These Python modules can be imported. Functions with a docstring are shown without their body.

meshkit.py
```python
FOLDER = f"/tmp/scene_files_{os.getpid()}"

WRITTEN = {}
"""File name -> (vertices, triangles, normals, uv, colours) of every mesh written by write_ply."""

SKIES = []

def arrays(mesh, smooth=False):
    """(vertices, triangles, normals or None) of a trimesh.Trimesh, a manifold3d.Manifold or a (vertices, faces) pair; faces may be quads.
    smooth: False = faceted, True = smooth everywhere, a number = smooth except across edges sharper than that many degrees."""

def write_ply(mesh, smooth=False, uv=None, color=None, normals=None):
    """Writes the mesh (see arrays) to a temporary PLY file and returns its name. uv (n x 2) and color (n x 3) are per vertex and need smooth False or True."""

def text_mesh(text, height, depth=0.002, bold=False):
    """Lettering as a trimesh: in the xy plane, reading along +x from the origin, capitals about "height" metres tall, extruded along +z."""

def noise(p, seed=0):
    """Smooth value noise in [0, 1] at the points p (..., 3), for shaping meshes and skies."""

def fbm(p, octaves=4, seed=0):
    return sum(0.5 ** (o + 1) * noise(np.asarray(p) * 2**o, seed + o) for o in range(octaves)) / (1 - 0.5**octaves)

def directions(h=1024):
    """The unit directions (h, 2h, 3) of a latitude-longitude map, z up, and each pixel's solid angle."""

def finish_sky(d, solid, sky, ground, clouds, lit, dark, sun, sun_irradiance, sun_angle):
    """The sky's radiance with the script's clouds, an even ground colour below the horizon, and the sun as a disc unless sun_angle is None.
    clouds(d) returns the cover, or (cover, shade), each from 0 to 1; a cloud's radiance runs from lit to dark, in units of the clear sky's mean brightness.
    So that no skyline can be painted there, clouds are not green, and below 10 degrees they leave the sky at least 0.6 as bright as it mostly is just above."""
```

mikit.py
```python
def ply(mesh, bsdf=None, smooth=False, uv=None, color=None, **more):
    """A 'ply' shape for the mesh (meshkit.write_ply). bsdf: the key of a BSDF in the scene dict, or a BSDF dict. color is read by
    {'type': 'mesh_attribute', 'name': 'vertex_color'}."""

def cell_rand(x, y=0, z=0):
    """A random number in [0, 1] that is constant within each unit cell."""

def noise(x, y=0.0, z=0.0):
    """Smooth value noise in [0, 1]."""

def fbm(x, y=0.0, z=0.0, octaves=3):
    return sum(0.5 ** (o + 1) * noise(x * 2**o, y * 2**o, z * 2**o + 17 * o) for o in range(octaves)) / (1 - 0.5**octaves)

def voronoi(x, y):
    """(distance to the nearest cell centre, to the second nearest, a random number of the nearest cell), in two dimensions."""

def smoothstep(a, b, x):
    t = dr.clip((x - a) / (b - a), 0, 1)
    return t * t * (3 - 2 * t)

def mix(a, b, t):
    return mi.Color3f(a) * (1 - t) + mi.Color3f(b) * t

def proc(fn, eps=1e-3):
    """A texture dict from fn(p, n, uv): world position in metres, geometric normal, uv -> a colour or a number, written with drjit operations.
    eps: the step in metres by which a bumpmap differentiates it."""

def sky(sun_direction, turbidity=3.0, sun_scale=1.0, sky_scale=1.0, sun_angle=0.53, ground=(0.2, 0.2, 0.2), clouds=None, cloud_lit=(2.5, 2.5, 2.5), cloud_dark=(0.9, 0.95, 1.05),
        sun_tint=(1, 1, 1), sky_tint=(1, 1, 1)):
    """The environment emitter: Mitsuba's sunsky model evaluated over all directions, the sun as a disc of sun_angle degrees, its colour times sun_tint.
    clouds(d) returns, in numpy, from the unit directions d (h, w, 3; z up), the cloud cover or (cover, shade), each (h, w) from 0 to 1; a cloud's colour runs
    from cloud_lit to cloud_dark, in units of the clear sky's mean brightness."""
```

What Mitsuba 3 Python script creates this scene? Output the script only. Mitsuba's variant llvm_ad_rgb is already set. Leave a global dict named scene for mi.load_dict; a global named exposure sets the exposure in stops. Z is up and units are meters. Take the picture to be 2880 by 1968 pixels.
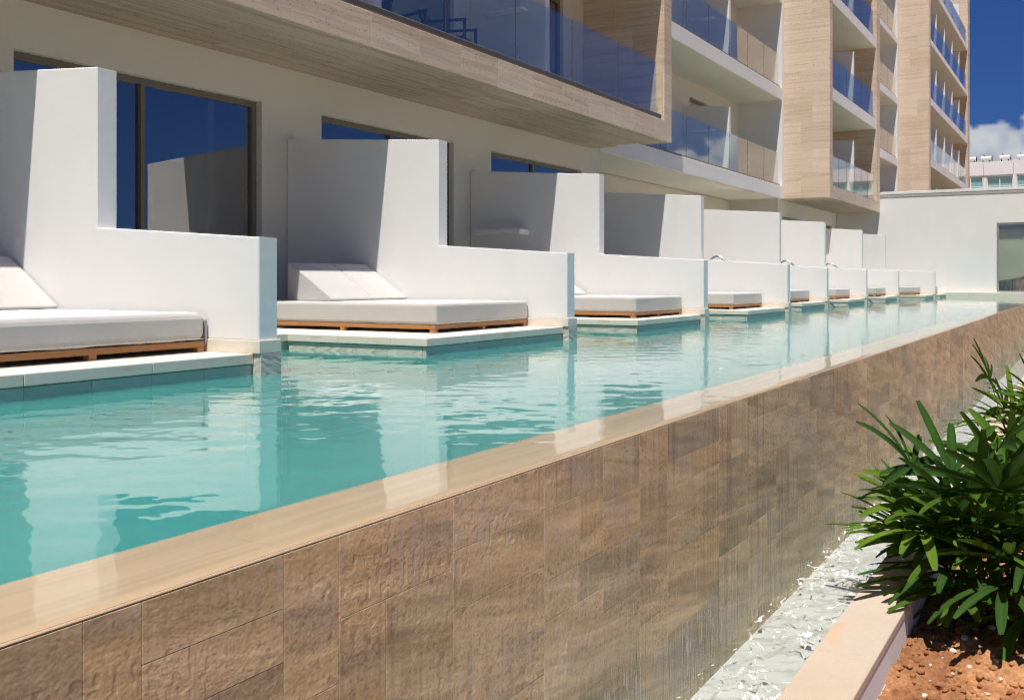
import math, random
import numpy as np, trimesh, mitsuba as mi, drjit as dr
from scipy.spatial import ConvexHull
from shapely.geometry import Polygon, box as sbox
import mikit, meshkit
from mikit import proc, noise, fbm, voronoi, cell_rand, smoothstep, mix

T = mi.ScalarTransform4f
scene, labels = {}, {}
R = random.Random(7)

# ------------------------------------------------------------------ camera, sky, exposure
YAW = math.atan2(1645, 2840)
CY, SY = math.cos(YAW), math.sin(YAW)
EYE = 0.70
scene['camera'] = {
    'type': 'perspective', 'fov': 2 * math.degrees(math.atan(1440 / 2840)), 'fov_axis': 'x',
    'near_clip': 0.05, 'far_clip': 6000.0,
    'principal_point_offset_x': 0.0, 'principal_point_offset_y': (984 - 788) / 1968,
    'to_world': T().look_at(origin=[0, 0, EYE], target=[CY, SY, EYE], up=[0, 0, 1]),
}
SUN = (-0.40, -0.115, 1.0)


def clouds(d):
    el = np.degrees(np.arcsin(np.clip(d[..., 2], -1, 1)))
    az = np.arctan2(d[..., 1], d[..., 0])
    q = np.stack([np.cos(az) * 9, np.sin(az) * 9, el * 0.16], -1)
    bumps = meshkit.fbm(q * 2.2, 5, 51)
    fine = meshkit.fbm(q * 7.0, 5, 9)
    away = np.clip((-np.degrees(az) - 22) / 14, 0, 1) * np.clip((100 + np.degrees(az)) / 14, 0, 1)   # the windows mirror clear sky there
    top = 7.7 + 6.0 * (bumps - 0.5) + 2.6 * (fine - 0.5) - 6.5 * away
    cover = np.clip((top - el) / 0.28, 0, 1) * np.clip(0.78 + 1.0 * (fine - 0.42), 0, 1)
    shade = np.clip(0.25 + (top - el) * 0.11 + 1.1 * (0.5 - fine), 0, 1)
    return cover, shade


scene['sky'] = mikit.sky(SUN, turbidity=2.4, sun_scale=1.0, sky_scale=0.42, ground=(0.2, 0.15, 0.11), clouds=clouds,
                         cloud_lit=(6.5, 6.7, 7.0), cloud_dark=(3.2, 3.5, 4.1), sky_tint=(0.27, 0.50, 1.0), sun_tint=(0.885, 0.975, 1.15))
exposure = 1.95


# ------------------------------------------------------------------ helpers
def numbered(key):
    if key not in scene and key not in labels:
        return key
    n = 1
    while f'{key}_{n:03d}' in scene or f'{key}_{n:03d}' in labels:
        n += 1
    return f'{key}_{n:03d}'


def thing(name, label, cat, group=None, kind=None):
    key = numbered(name)
    labels[key] = {'label': label, 'category': cat}
    if group: labels[key]['group'] = group
    if kind: labels[key]['kind'] = kind
    return key


def struct(name, mesh, m, smooth=False, label=None):
    key = numbered(name)
    scene[key] = mikit.ply(mesh, m, smooth)
    labels[key] = {'kind': 'structure'}
    if label: labels[key]['label'] = label
    return key


def part(parent, name, mesh, m, smooth=False, label=None, kind=None):
    key = numbered(parent + '__' + name)
    scene[key] = mikit.ply(mesh, m, smooth)
    e = {}
    if label: e['label'] = label
    if kind: e['kind'] = kind
    if e: labels[key] = e
    return key


def whole(name, mesh, m, label, cat, group=None, smooth=False, kind=None):
    key = thing(name, label, cat, group, kind)
    scene[key] = mikit.ply(mesh, m, smooth)
    return key


def hull(pts):
    pts = np.asarray(pts, float)
    h = ConvexHull(pts)
    used = np.unique(h.simplices)
    idx = {u: i for i, u in enumerate(used)}
    f = np.array([[idx[a] for a in s] for s in h.simplices])
    v = pts[used]
    n = np.cross(v[f[:, 1]] - v[f[:, 0]], v[f[:, 2]] - v[f[:, 0]])
    flip = (n * h.equations[:, :3]).sum(1) < 0
    f[flip] = f[flip][:, ::-1]
    return trimesh.Trimesh(v, f, process=False)


def box(x0, x1, y0, y1, z0, z1):
    return trimesh.creation.box(bounds=[[x0, y0, z0], [x1, y1, z1]])


def cbox(x0, x1, y0, y1, z0, z1, c=0.008):
    """A box with chamfered edges."""
    c = min(c, (x1 - x0) * .45, (y1 - y0) * .45, (z1 - z0) * .45)
    p = []
    for sx in (0, 1):
        for sy in (0, 1):
            for sz in (0, 1):
                x, y, z = (x0, x1)[sx], (y0, y1)[sy], (z0, z1)[sz]
                dx, dy, dz = (c, -c)[sx], (c, -c)[sy], (c, -c)[sz]
                p += [(x, y + dy, z + dz), (x + dx, y, z + dz), (x + dx, y + dy, z)]
    return hull(p)


def rbox(x0, x1, y0, y1, z0, z1, r=0.03, n=4):
    """A box with rounded edges."""
    s = trimesh.creation.uv_sphere(r, count=[2 * n, 4 * n]).vertices
    p = [s + [a, b, c] for a in (x0 + r, x1 - r) for b in (y0 + r, y1 - r) for c in (z0 + r, z1 - r)]
    return hull(np.vstack(p))


def xprism(poly, x0, x1, c=0.008):
    """A convex yz polygon extruded along x, with chamfered ends."""
    P = Polygon(poly)
    q = np.array(P.exterior.coords)[:-1]
    i = np.array(P.buffer(-c, join_style=2).exterior.coords)[:-1]
    pts = [(x0, *a) for a in i] + [(x0 + c, *a) for a in q] + [(x1 - c, *a) for a in q] + [(x1, *a) for a in i]
    return hull(pts)


def cat(*ms):
    return trimesh.util.concatenate([m for m in ms])


def tube(path, r, n=10, closed_ends=True):
    p = np.asarray(path, float)
    t = np.gradient(p, axis=0)
    t /= np.linalg.norm(t, axis=1, keepdims=True)
    ref = np.array([0, 0, 1.0]) if abs(t[:, 2]).max() < .95 else np.array([1.0, 0, 0])
    a = np.cross(t, ref); a /= np.linalg.norm(a, axis=1, keepdims=True)
    b = np.cross(t, a)
    rr = np.broadcast_to(r, len(p))
    ang = np.arange(n) * 2 * np.pi / n
    v = p[:, None] + rr[:, None, None] * (np.cos(ang)[None, :, None] * a[:, None] + np.sin(ang)[None, :, None] * b[:, None])
    f = []
    for i in range(len(p) - 1):
        for j in range(n):
            k = (j + 1) % n
            f += [(i * n + j, (i + 1) * n + j, (i + 1) * n + k), (i * n + j, (i + 1) * n + k, i * n + k)]
    v = v.reshape(-1, 3)
    m = len(v)
    v = np.vstack([v, p[0], p[-1]])
    for j in range(n):
        k = (j + 1) % n
        f += [(m, j, k), (m + 1, (len(p) - 1) * n + k, (len(p) - 1) * n + j)]
    mesh = trimesh.Trimesh(v, f, process=False)
    if mesh.volume < 0: mesh.invert()
    return mesh


def holed_wall(x0, x1, z0, z1, y0, y1, holes):
    """A wall in the xz plane from y0 to y1 with rectangular openings (x0, x1, z0, z1)."""
    P = sbox(x0, z0, x1, z1)
    for h in holes:
        P = P.difference(sbox(h[0], h[2], h[1], h[3]))
    gs = getattr(P, 'geoms', [P])
    ms = []
    for g in gs:
        m = trimesh.creation.extrude_polygon(g, y1 - y0, engine='earcut')
        v = m.vertices.copy()
        m.vertices = np.stack([v[:, 0], y1 - v[:, 2], v[:, 1]], 1)
        if m.volume < 0: m.invert()
        ms.append(m)
    return cat(*ms)


def smooth_path(pts, n=60):
    from scipy.interpolate import CubicSpline
    p = np.asarray(pts, float)
    t = np.r_[0, np.cumsum(np.linalg.norm(np.diff(p, axis=0), axis=1))]
    return CubicSpline(t, p)(np.linspace(0, t[-1], n))


# ------------------------------------------------------------------ materials
def two(b): return {'type': 'twosided', 'b': b}
def bump(b, fn, scale, eps=2e-3): return {'type': 'bumpmap', 'tex': proc(fn, eps), 'scale': scale, 'b': b}


def mat(name, base, rough=0.6, spec=0.4, metallic=0.0, bumpfn=None, bscale=1.0, eps=2e-3, **more):
    b = {'type': 'principled', 'base_color': proc(base) if callable(base) else {'type': 'rgb', 'value': list(base)},
         'roughness': proc(rough) if callable(rough) else rough, 'specular': spec, 'metallic': metallic, **more}
    if bumpfn: b = bump(b, bumpfn, bscale, eps)
    scene[name] = two(b)


def plaster(tint, seed, amount):
    def fn(p, n, uv):
        a = fbm(p.x * 1.3 + seed, p.y * 1.3, p.z * 1.3, 3)
        g = noise(p.x * 90, p.y * 90, p.z * 90)
        st = noise(p.x * 5 + seed, p.y * 5, p.z * .7)
        k = 1 + amount * (a - .5) + .03 * (g - .5) + .02 * (st - .5)
        return mi.Color3f(tint) * k
    return fn


def plaster_bump(p, n, uv):
    return .0016 * fbm(p.x * 14, p.y * 14, p.z * 14, 3) + .0005 * noise(p.x * 150, p.y * 150, p.z * 150)


mat('white_plaster', plaster((.74, .74, .73), 3.1, .05), .75, .25, bumpfn=plaster_bump, eps=4e-3)
mat('facade_plaster', plaster((.64, .625, .55), 8.7, .05), .8, .2, bumpfn=plaster_bump, eps=4e-3)
mat('pier_plaster', plaster((.66, .65, .63), 5.5, .12), .8, .2)


def vein(p, s, u, w):
    """Bedded stone: u runs along the bed, w across it."""
    warp = fbm(u * .9 + s, w * 3.0, s, 3)
    band = fbm(u * .55 + s * 3, w * 22 + 3.0 * warp, s, 4)
    thin = fbm(u * 2.2 - s, w * 90 + 6 * warp, s, 2)
    return band, thin


def travertine(base, dark, s, axis='z'):
    def fn(p, n, uv):
        if axis == 'z':
            u, w = p.x + p.y, p.z
        else:
            u, w = p.x, p.y
        band, thin = vein(p, s, u, w)
        c = mix(base, dark, smoothstep(.38, .72, band) * .75)
        c = c * (1 + .16 * (thin - .5)) * (1 + .10 * (fbm(p.x * .8 + s, p.y * .8, p.z * .8, 2) - .5))
        pit = smoothstep(.72, .80, noise(u * 26 + s, w * 70, s))
        return c * (1 - .28 * pit)
    return fn


def trav_bump(p, n, uv):
    u = p.x + p.y
    return .0012 * fbm(u * 3, p.z * 60, 1.0, 2) - .0025 * smoothstep(.72, .80, noise(u * 26, p.z * 70, 3.0))


for i, (b, d) in enumerate([((.69, .555, .425), (.55, .415, .295)), ((.72, .59, .465), (.60, .47, .345)), ((.655, .525, .40), (.51, .385, .28)), ((.71, .58, .455), (.57, .44, .32))]):
    mat(f'travertine_{i}', travertine(b, d, 2.3 + 5.1 * i), .55, .35, bumpfn=trav_bump)
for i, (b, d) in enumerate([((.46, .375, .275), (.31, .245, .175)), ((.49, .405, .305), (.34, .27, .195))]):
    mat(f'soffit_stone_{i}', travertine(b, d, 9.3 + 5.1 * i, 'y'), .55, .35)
mat('joint_mortar', (.42, .35, .27), .9, .2)


def wet_wall(base, dark, s):
    def fn(p, n, uv):
        band, thin = vein(p, s, p.x * 1.3, p.z * .62 + .10 * p.x)
        c = mix(base, dark, smoothstep(.34, .62, band))
        st = noise(p.x * 70 + s, p.z * 1.6, s)
        c = c * (1 + .38 * (thin - .5)) * (1 + .12 * (st - .5)) * (1 + .30 * (fbm(p.x * 7, p.y, p.z * 11 + s, 3) - .5))
        grey = smoothstep(.56, .70, fbm(p.x * 1.6 + s * 7, p.z * 6.0 + .6 * p.x, s, 3))
        c = mix(c, mi.Color3f(.33, .32, .30), grey * .36)
        ol = smoothstep(.60, .70, fbm(p.x * 1.1 - s * 5, p.z * 8.0 + 1.2 * p.x, s + 4.0, 3))
        c = mix(c, mi.Color3f(.19, .165, .115), ol * .36)
        stain = smoothstep(.55, .80, noise(p.x * 48, p.z * .8 + 2.0, 5.0)) * smoothstep(.48, .66, fbm(p.x * .7, p.z * 1.5, 2.0, 2))
        lime = smoothstep(.58, .78, noise(p.x * 64, p.z * 1.3 + 7.0, 2.0)) * smoothstep(.50, .66, fbm(p.x * .9, p.z * 1.9, 8.0, 3))
        drip = noise(p.x * 150, p.z * 6.0, s) * smoothstep(.40, .62, fbm(p.x * 1.3, p.z * 2.0, 3.0, 2))
        pit = smoothstep(.66, .80, noise(p.x * 58, p.z * 92, 8.0)) * smoothstep(.40, .60, fbm(p.x * 3.1, p.z * 5.0, 9.0, 2))
        c = c * (1 - .22 * pit) * (1 - .15 * drip) * (1 + .24 * (noise(p.x * 110, p.z * 150, 1.0) - .5))
        return mix(c * (1 - .20 * stain), mi.Color3f(.50, .48, .42), lime * .30)
    return fn


def wet_bump(p, n, uv):
    w = .0007 * fbm(p.x * 34, p.z * 80, 2.0, 4) + .0006 * noise(p.x * 130, p.z * 190, 3.0)
    rough = smoothstep(.42, .62, fbm(p.x * 2.6, p.z * 4.5, 9.0, 3))
    chip = smoothstep(.60, .74, noise(p.x * 62, p.z * 34, 8.0)) * rough
    riv = noise(p.x * 120, p.z * 2.6, 4.0) * smoothstep(.40, .65, fbm(p.x * 1.2, p.z * 1.4, 6.0, 2))
    return w - .0013 * chip + .0006 * riv


WET = [((.57, .47, .28), (.45, .365, .205)), ((.55, .47, .295), (.425, .35, .21)), ((.60, .485, .29), (.50, .39, .215)), ((.49, .425, .27), (.36, .31, .195)), ((.62, .525, .34), (.49, .405, .245))]
for i, (b, d) in enumerate(WET):
    mat(f'wet_stone_{i}', wet_wall(b, d, 1.7 + 3.9 * i), .55, .4, bumpfn=wet_bump, eps=3e-3, clearcoat=.55, clearcoat_gloss=.72)


def rim_col(p, n, uv):
    band = fbm(p.x * .8, p.y * 26 + 2.0 * fbm(p.x * 1.2, p.y * 4, 1.0, 2), 4.0, 4)
    c = mix((.525, .37, .232), (.48, .33, .20), smoothstep(.36, .74, band))
    return c * (1 + .08 * (fbm(p.x * 5, p.y * 60, 2.0, 3) - .5))


mat('rim_stone', rim_col, .35, .4)


def limestone(base, s, spots=True):
    def fn(p, n, uv):
        a = fbm(p.x * 2.2 + s, p.y * 2.2, p.z * 9, 4)
        c = mi.Color3f(base) * (1 + .16 * (a - .5) + .06 * (noise(p.x * 60, p.y * 60, p.z * 60) - .5))
        rust = smoothstep(.70, .78, fbm(p.x * 3.1 + s * 3, p.y * 3.1, p.z * 8, 3))
        return mix(c, mi.Color3f(.58, .38, .20), rust * .45)
    return fn


mat('cream_stone', limestone((.67, .61, .51), 1.1), .6, .3)
mat('cream_stone_b', limestone((.695, .635, .54), 4.1), .6, .3)


def cleft_bump(p, n, uv):
    d = p.x * .6 + p.y * .6 + p.z * 1.4
    return .010 * fbm(d * 26, (p.x + p.y) * 7, p.z * 9, 3)


mat('cleft_stone', limestone((.54, .50, .43), 6.0), .5, .4, bumpfn=cleft_bump, eps=4e-3)
mat('cleft_stone_b', limestone((.575, .52, .44), 8.0), .5, .4, bumpfn=cleft_bump, eps=4e-3)
mat('kerb_stone', limestone((.52, .43, .33), 12.0), .6, .3)
mat('kerb_stone_b', limestone((.515, .435, .35), 15.0), .6, .3)


def pool_lining(p, n, uv):
    return mi.Color3f(.70, .66, .56) * (1 + .15 * (fbm(p.x * 2, p.y * 2, p.z * 2, 3) - .5))


mat('pool_stone', pool_lining, .6, .3)
mat('froth', (.60, .565, .46), .5, .4)
mat('caustic_white', (.86, .87, .87), .6, .3)  # white of the froth and of the painted sun caustics
mat('channel_stone', limestone((.45, .485, .45), 3.0), .6, .3)


def fabric(base):
    def fn(p, n, uv):
        w = noise(p.x * 420, p.y * 420, p.z * 420)
        return mi.Color3f(base) * (1 + .05 * (w - .5) + .05 * (fbm(p.x * 3, p.y * 3, p.z * 3, 3) - .5))
    return fn


def fabric_bump(p, n, uv):
    return .006 * fbm(p.x * 5.5, p.y * 5.5, p.z * 3.0, 3) + .0004 * noise(p.x * 300, p.y * 300, p.z * 300)


mat('mattress_fabric', fabric((.475, .47, .445)), .8, .25, bumpfn=fabric_bump, eps=5e-3, sheen=.3)
mat('cushion_fabric', fabric((.53, .525, .505)), .8, .25, bumpfn=fabric_bump, eps=5e-3, sheen=.3)


def teak(p, n, uv):
    g = fbm(p.x * 2.5, p.y * 2.5, p.z * 90, 3)
    h = noise((p.x + p.y) * 4, p.z * 220, 3.0)
    return mix((.47, .235, .095), (.33, .15, .055), g) * (1 + .2 * (h - .5))


mat('teak', teak, .5, .35)
mat('taupe_metal', (.155, .135, .105), .42, .5)
mat('dark_rail', (.10, .085, .075), .38, .5)
mat('brown_rail', (.20, .145, .105), .42, .5)
mat('dark_wood', (.055, .042, .035), .5, .4)
mat('grey_metal', (.27, .27, .27), .4, .5)
mat('room_beige', (.46, .44, .40), .9, .1)  # plain neutral beige-grey of the room surfaces
mat('room_back', (.50, .48, .44), .9, .1)
mat('white_solid', (.80, .80, .79), .45, .4)
mat('sage_screen', (.36, .41, .27), .8, .2)
mat('dark_blind', (.10, .11, .085), .8, .2)
mat('post_wood', (.30, .18, .085), .6, .3)
mat('tank_white', (.66, .655, .62), .45, .4)
mat('tank_black', (.03, .03, .032), .5, .4)
mat('far_plaster', plaster((.77, .77, .77), 2.0, .05), .8, .2)
mat('far_reflection', (.33, .64, .64), .8, .2)  # sky reflection of the far panes, put into a turquoise colour
mat('coping_metal', (.42, .42, .40), .5, .4)
scene['pane_glass'] = {'type': 'thindielectric', 'int_ior': 2.1}
scene['solar_glass'] = {'type': 'thindielectric', 'int_ior': 2.4, 'specular_transmittance': {'type': 'rgb', 'value': [.40, .44, .46]}}
scene['tinted_glass'] = {'type': 'thindielectric', 'int_ior': 2.0, 'specular_transmittance': {'type': 'rgb', 'value': [.80, .88, .86]}}
scene['steel'] = {'type': 'roughconductor', 'material': 'Cr', 'alpha': .12}
scene['water_surface'] = {'type': 'thindielectric', 'int_ior': 1.15}
scene['channel_surface'] = {'type': 'thindielectric', 'int_ior': 1.33}


def leaf(base, dark, s):
    def fn(p, n, uv):
        a = fbm(p.x * 7 + s, p.y * 7, p.z * 7, 2)
        ribs = noise(uv.x * 9.0, uv.y * .6, s)
        return mix(base, dark, a) * (1 + .35 * (ribs - .5))
    return fn


for i, (b, d) in enumerate([((.115, .215, .030), (.056, .13, .020)), ((.18, .285, .034), (.10, .195, .026)), ((.062, .135, .027), (.032, .084, .021))]):
    scene[f'leaf_{i}'] = {'type': 'principledthin', 'base_color': proc(leaf(b, d, 3.0 * i)), 'roughness': .20, 'diff_trans': .60, 'eta': 1.5}
mat('cane', (.09, .075, .035), .7, .3)
mat('petiole_green', (.08, .13, .03), .5, .4)


def soil_col(p, n, uv):
    a = fbm(p.x * 4, p.y * 4, p.z * 4, 4)
    g = noise(p.x * 70, p.y * 70, p.z * 70)
    c = mix((.47, .24, .115), (.28, .13, .06), smoothstep(.32, .66, a))
    k = noise(p.x * 22, p.y * 22, p.z * 22)
    return c * (1 + .5 * (g - .5)) * (1 + .4 * (k - .5))


def soil_bump(p, n, uv):
    return .012 * fbm(p.x * 28, p.y * 28, p.z * 28, 4)


mat('soil_earth', soil_col, .95, .1, bumpfn=soil_bump, eps=3e-3)
mat('pebble_stone', limestone((.66, .58, .48), 2.0), .8, .2)
mat('ground_earth', (.30, .22, .15), .95, .1)

# ------------------------------------------------------------------ setting: ground, pool shell, water
G = 4000.0
struct('ground', (np.array([[-G, -G, -1.75], [G, -G, -1.75], [G, G, -1.75], [-G, G, -1.75]]), np.array([[0, 1, 2, 3]])), 'ground_earth')

X_END = 45.8
RIM_IN, RIM_OUT, RIM_Z = 2.195, 1.825, -0.0035
LX = -7.0
struct('pool_floor', box(LX, X_END + .3, RIM_IN - .1, 10.0, -1.45, -1.30), 'pool_stone')


def waves(x, y, amp, lam0, lam1, n, seed, direc=None, spread=math.pi):
    r = np.random.RandomState(seed)
    h = np.zeros_like(x)
    for i in range(n):
        lam = lam0 * (lam1 / lam0) ** r.rand()
        th = (direc if direc is not None else 0) + (r.rand() - .5) * 2 * spread
        k = 2 * np.pi / lam
        h += amp * (lam / lam1) ** 1.15 * np.sin(k * (np.cos(th) * x + np.sin(th) * y) + r.rand() * 6.283)
    return h


def grid(xs, ys, hfn):
    X, Y = np.meshgrid(xs, ys, indexing='ij')
    Z = hfn(X, Y)
    v = np.stack([X, Y, Z], -1).reshape(-1, 3)
    i, j = np.meshgrid(np.arange(len(xs) - 1), np.arange(len(ys) - 1), indexing='ij')
    a = (i * len(ys) + j).ravel()
    q = np.stack([a, a + len(ys), a + len(ys) + 1, a + 1], 1)
    return v, np.vstack([q[:, [0, 1, 2]], q[:, [0, 2, 3]]])


def pool_height(X, Y):
    P = np.stack([X * .45, Y * .8, X * 0], -1)
    patch = np.clip((meshkit.fbm(P, 3, 5) - .40) * 4.0, 0, 1)
    calm = np.clip((X - 2.5) / 7.0, 0.0, 1.0)
    near = (.75 + .2 * calm) * (.60 + .6 * patch)
    h = waves(X, Y, .00044, .16, .55, 26, 3, 0.75, 1.25) * near
    h += waves(X, Y, .00013, .045, .16, 34, 4, .9, 1.1) * (.35 + patch * (.4 + .45 * calm))
    edge = np.clip((Y - RIM_OUT) / .05, 0, 1)
    h = h * np.clip((Y - RIM_OUT) / .55, .25, 1)
    return h - .006 * (1 - edge) ** 2


xs = np.concatenate([np.linspace(LX, .8, 30)[:-1], np.geomspace(.8, X_END, 980)])
ys = np.concatenate([[RIM_OUT - .004], np.linspace(RIM_OUT, RIM_OUT + .06, 6)[:-1], np.linspace(RIM_OUT + .06, 7.6, 330)])
wv, wf = grid(xs, ys, pool_height)
scene['pool_body'] = {'type': 'homogeneous', 'albedo': {'type': 'rgb', 'value': [.26, .78, .74]}, 'sigma_t': 8.0}
wkey = struct('pool_water', (wv, wf), 'water_surface', True)
scene[wkey]['interior'] = {'type': 'ref', 'id': 'pool_body'}

# pool wall with its rim and its facing stones
pw = thing('pool_wall', 'long infinity-edge pool wall faced in wet brown stone with water spilling over its pale rim', 'pool wall')
x = LX
rim_len = [2.4, 2.1, 2.3, 2.2]
i = 0
while x < X_END:
    L = min(rim_len[i % 4], X_END - x)
    part(pw, 'rim_stone', cbox(x + .001, x + L - .001, RIM_OUT + .0012, RIM_IN, RIM_Z - .006, RIM_Z, .0025), 'rim_stone')
    x += L; i += 1
part(pw, 'core', box(LX, X_END, RIM_OUT + .05, RIM_IN - .004, -1.62, RIM_Z - .0065), 'joint_mortar')
WALL_Y = RIM_OUT
cols = [-.9, -.3, .25, .80, 1.37, 1.52, 1.97, 2.19, 2.77, 3.40, 3.93, 4.33, 4.68, 5.46]
rw = random.Random(11)
while cols[-1] < 17.5:
    cols.append(cols[-1] + rw.choice([.22, .34, .42, .55, .62, .78]))
set_cuts = {1.97: [-.42, -.70, -1.05], 2.19: [-.245, -.70, -1.0], 2.77: [-.19, -.39, -.80, -1.1], 3.40: [-.175, -.455, -.61, -1.0], 3.93: [-.25, -.46, -.72, -1.1],
            4.33: [-.25, -.55, -.90], 4.68: [-.195, -.32, -.48, -.66, -1.05]}
nst = 0
for a, b in zip(cols[:-1], cols[1:]):
    cuts = set_cuts.get(round(a, 2))
    if cuts is None:
        cuts, z = [], RIM_Z - .0065
        while z > -1.25:
            z -= rw.choice([.14, .20, .26, .32, .42])
            if z > -1.50: cuts.append(z)
    zs = [RIM_Z - .0065] + cuts + [-1.60]
    for z1, z0 in zip(zs[:-1], zs[1:]):
        splits = [a, b]
        if b - a > .5 and rw.random() < .35: splits = [a, a + (b - a) * rw.uniform(.35, .65), b]
        for p, q in zip(splits[:-1], splits[1:]):
            d = rw.uniform(-.0003, .0003)
            part(pw, 'facing_stone', cbox(p + .0005, q - .0005, WALL_Y + .0005 + d, WALL_Y + .0495, z0 + .0005, z1 - .0005, .0013), f'wet_stone_{rw.randrange(5)}')
            nst += 1
part(pw, 'far_facing', box(cols[-1] + .002, X_END, WALL_Y + .0005, WALL_Y + .052, -1.60, RIM_Z - .0065), 'wet_stone_1', kind='stuff')

# catch channel below the wall, with its kerb
CH_Z = -1.385
struct('channel_floor', box(LX, X_END, .98, WALL_Y + .02, -1.62, -1.47), 'channel_stone')


def channel_height(X, Y):
    h = waves(X, Y, .0026, .09, .30, 40, 21, 1.0, .8)
    h += waves(X, Y, .0012, .04, .10, 40, 22, 1.2, .7)
    return CH_Z + h


xs = np.concatenate([np.linspace(LX, 2.2, 60)[:-1], np.geomspace(2.2, 24, 1700), np.linspace(24, X_END, 120)[1:]])
cv, cf = grid(xs, np.linspace(1.262, WALL_Y + .012, 72), channel_height)
struct('channel_water', (cv, cf), 'channel_surface', True)

def foam_caustics():  # white strips: some froth, but also sun caustics on the channel built as geometry
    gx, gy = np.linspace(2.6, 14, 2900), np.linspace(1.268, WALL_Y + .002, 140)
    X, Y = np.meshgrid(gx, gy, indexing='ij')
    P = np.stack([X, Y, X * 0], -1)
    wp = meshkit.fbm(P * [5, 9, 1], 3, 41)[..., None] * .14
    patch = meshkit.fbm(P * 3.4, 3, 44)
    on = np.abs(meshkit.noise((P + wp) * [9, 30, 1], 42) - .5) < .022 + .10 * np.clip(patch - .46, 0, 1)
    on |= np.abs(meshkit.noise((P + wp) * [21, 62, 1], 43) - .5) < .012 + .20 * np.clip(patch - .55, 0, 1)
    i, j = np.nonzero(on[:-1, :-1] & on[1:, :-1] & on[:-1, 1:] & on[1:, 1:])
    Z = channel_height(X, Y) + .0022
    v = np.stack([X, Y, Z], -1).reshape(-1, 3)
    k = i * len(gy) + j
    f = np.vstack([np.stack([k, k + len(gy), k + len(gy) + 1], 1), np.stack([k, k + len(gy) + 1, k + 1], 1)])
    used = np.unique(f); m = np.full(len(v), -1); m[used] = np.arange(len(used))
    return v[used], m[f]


whole('channel_caustics', foam_caustics(), 'caustic_white', 'lacy white strips on the channel water below the pool wall, part froth, part painted sun caustics', 'foam_caustics', smooth=True, kind='stuff')

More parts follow.
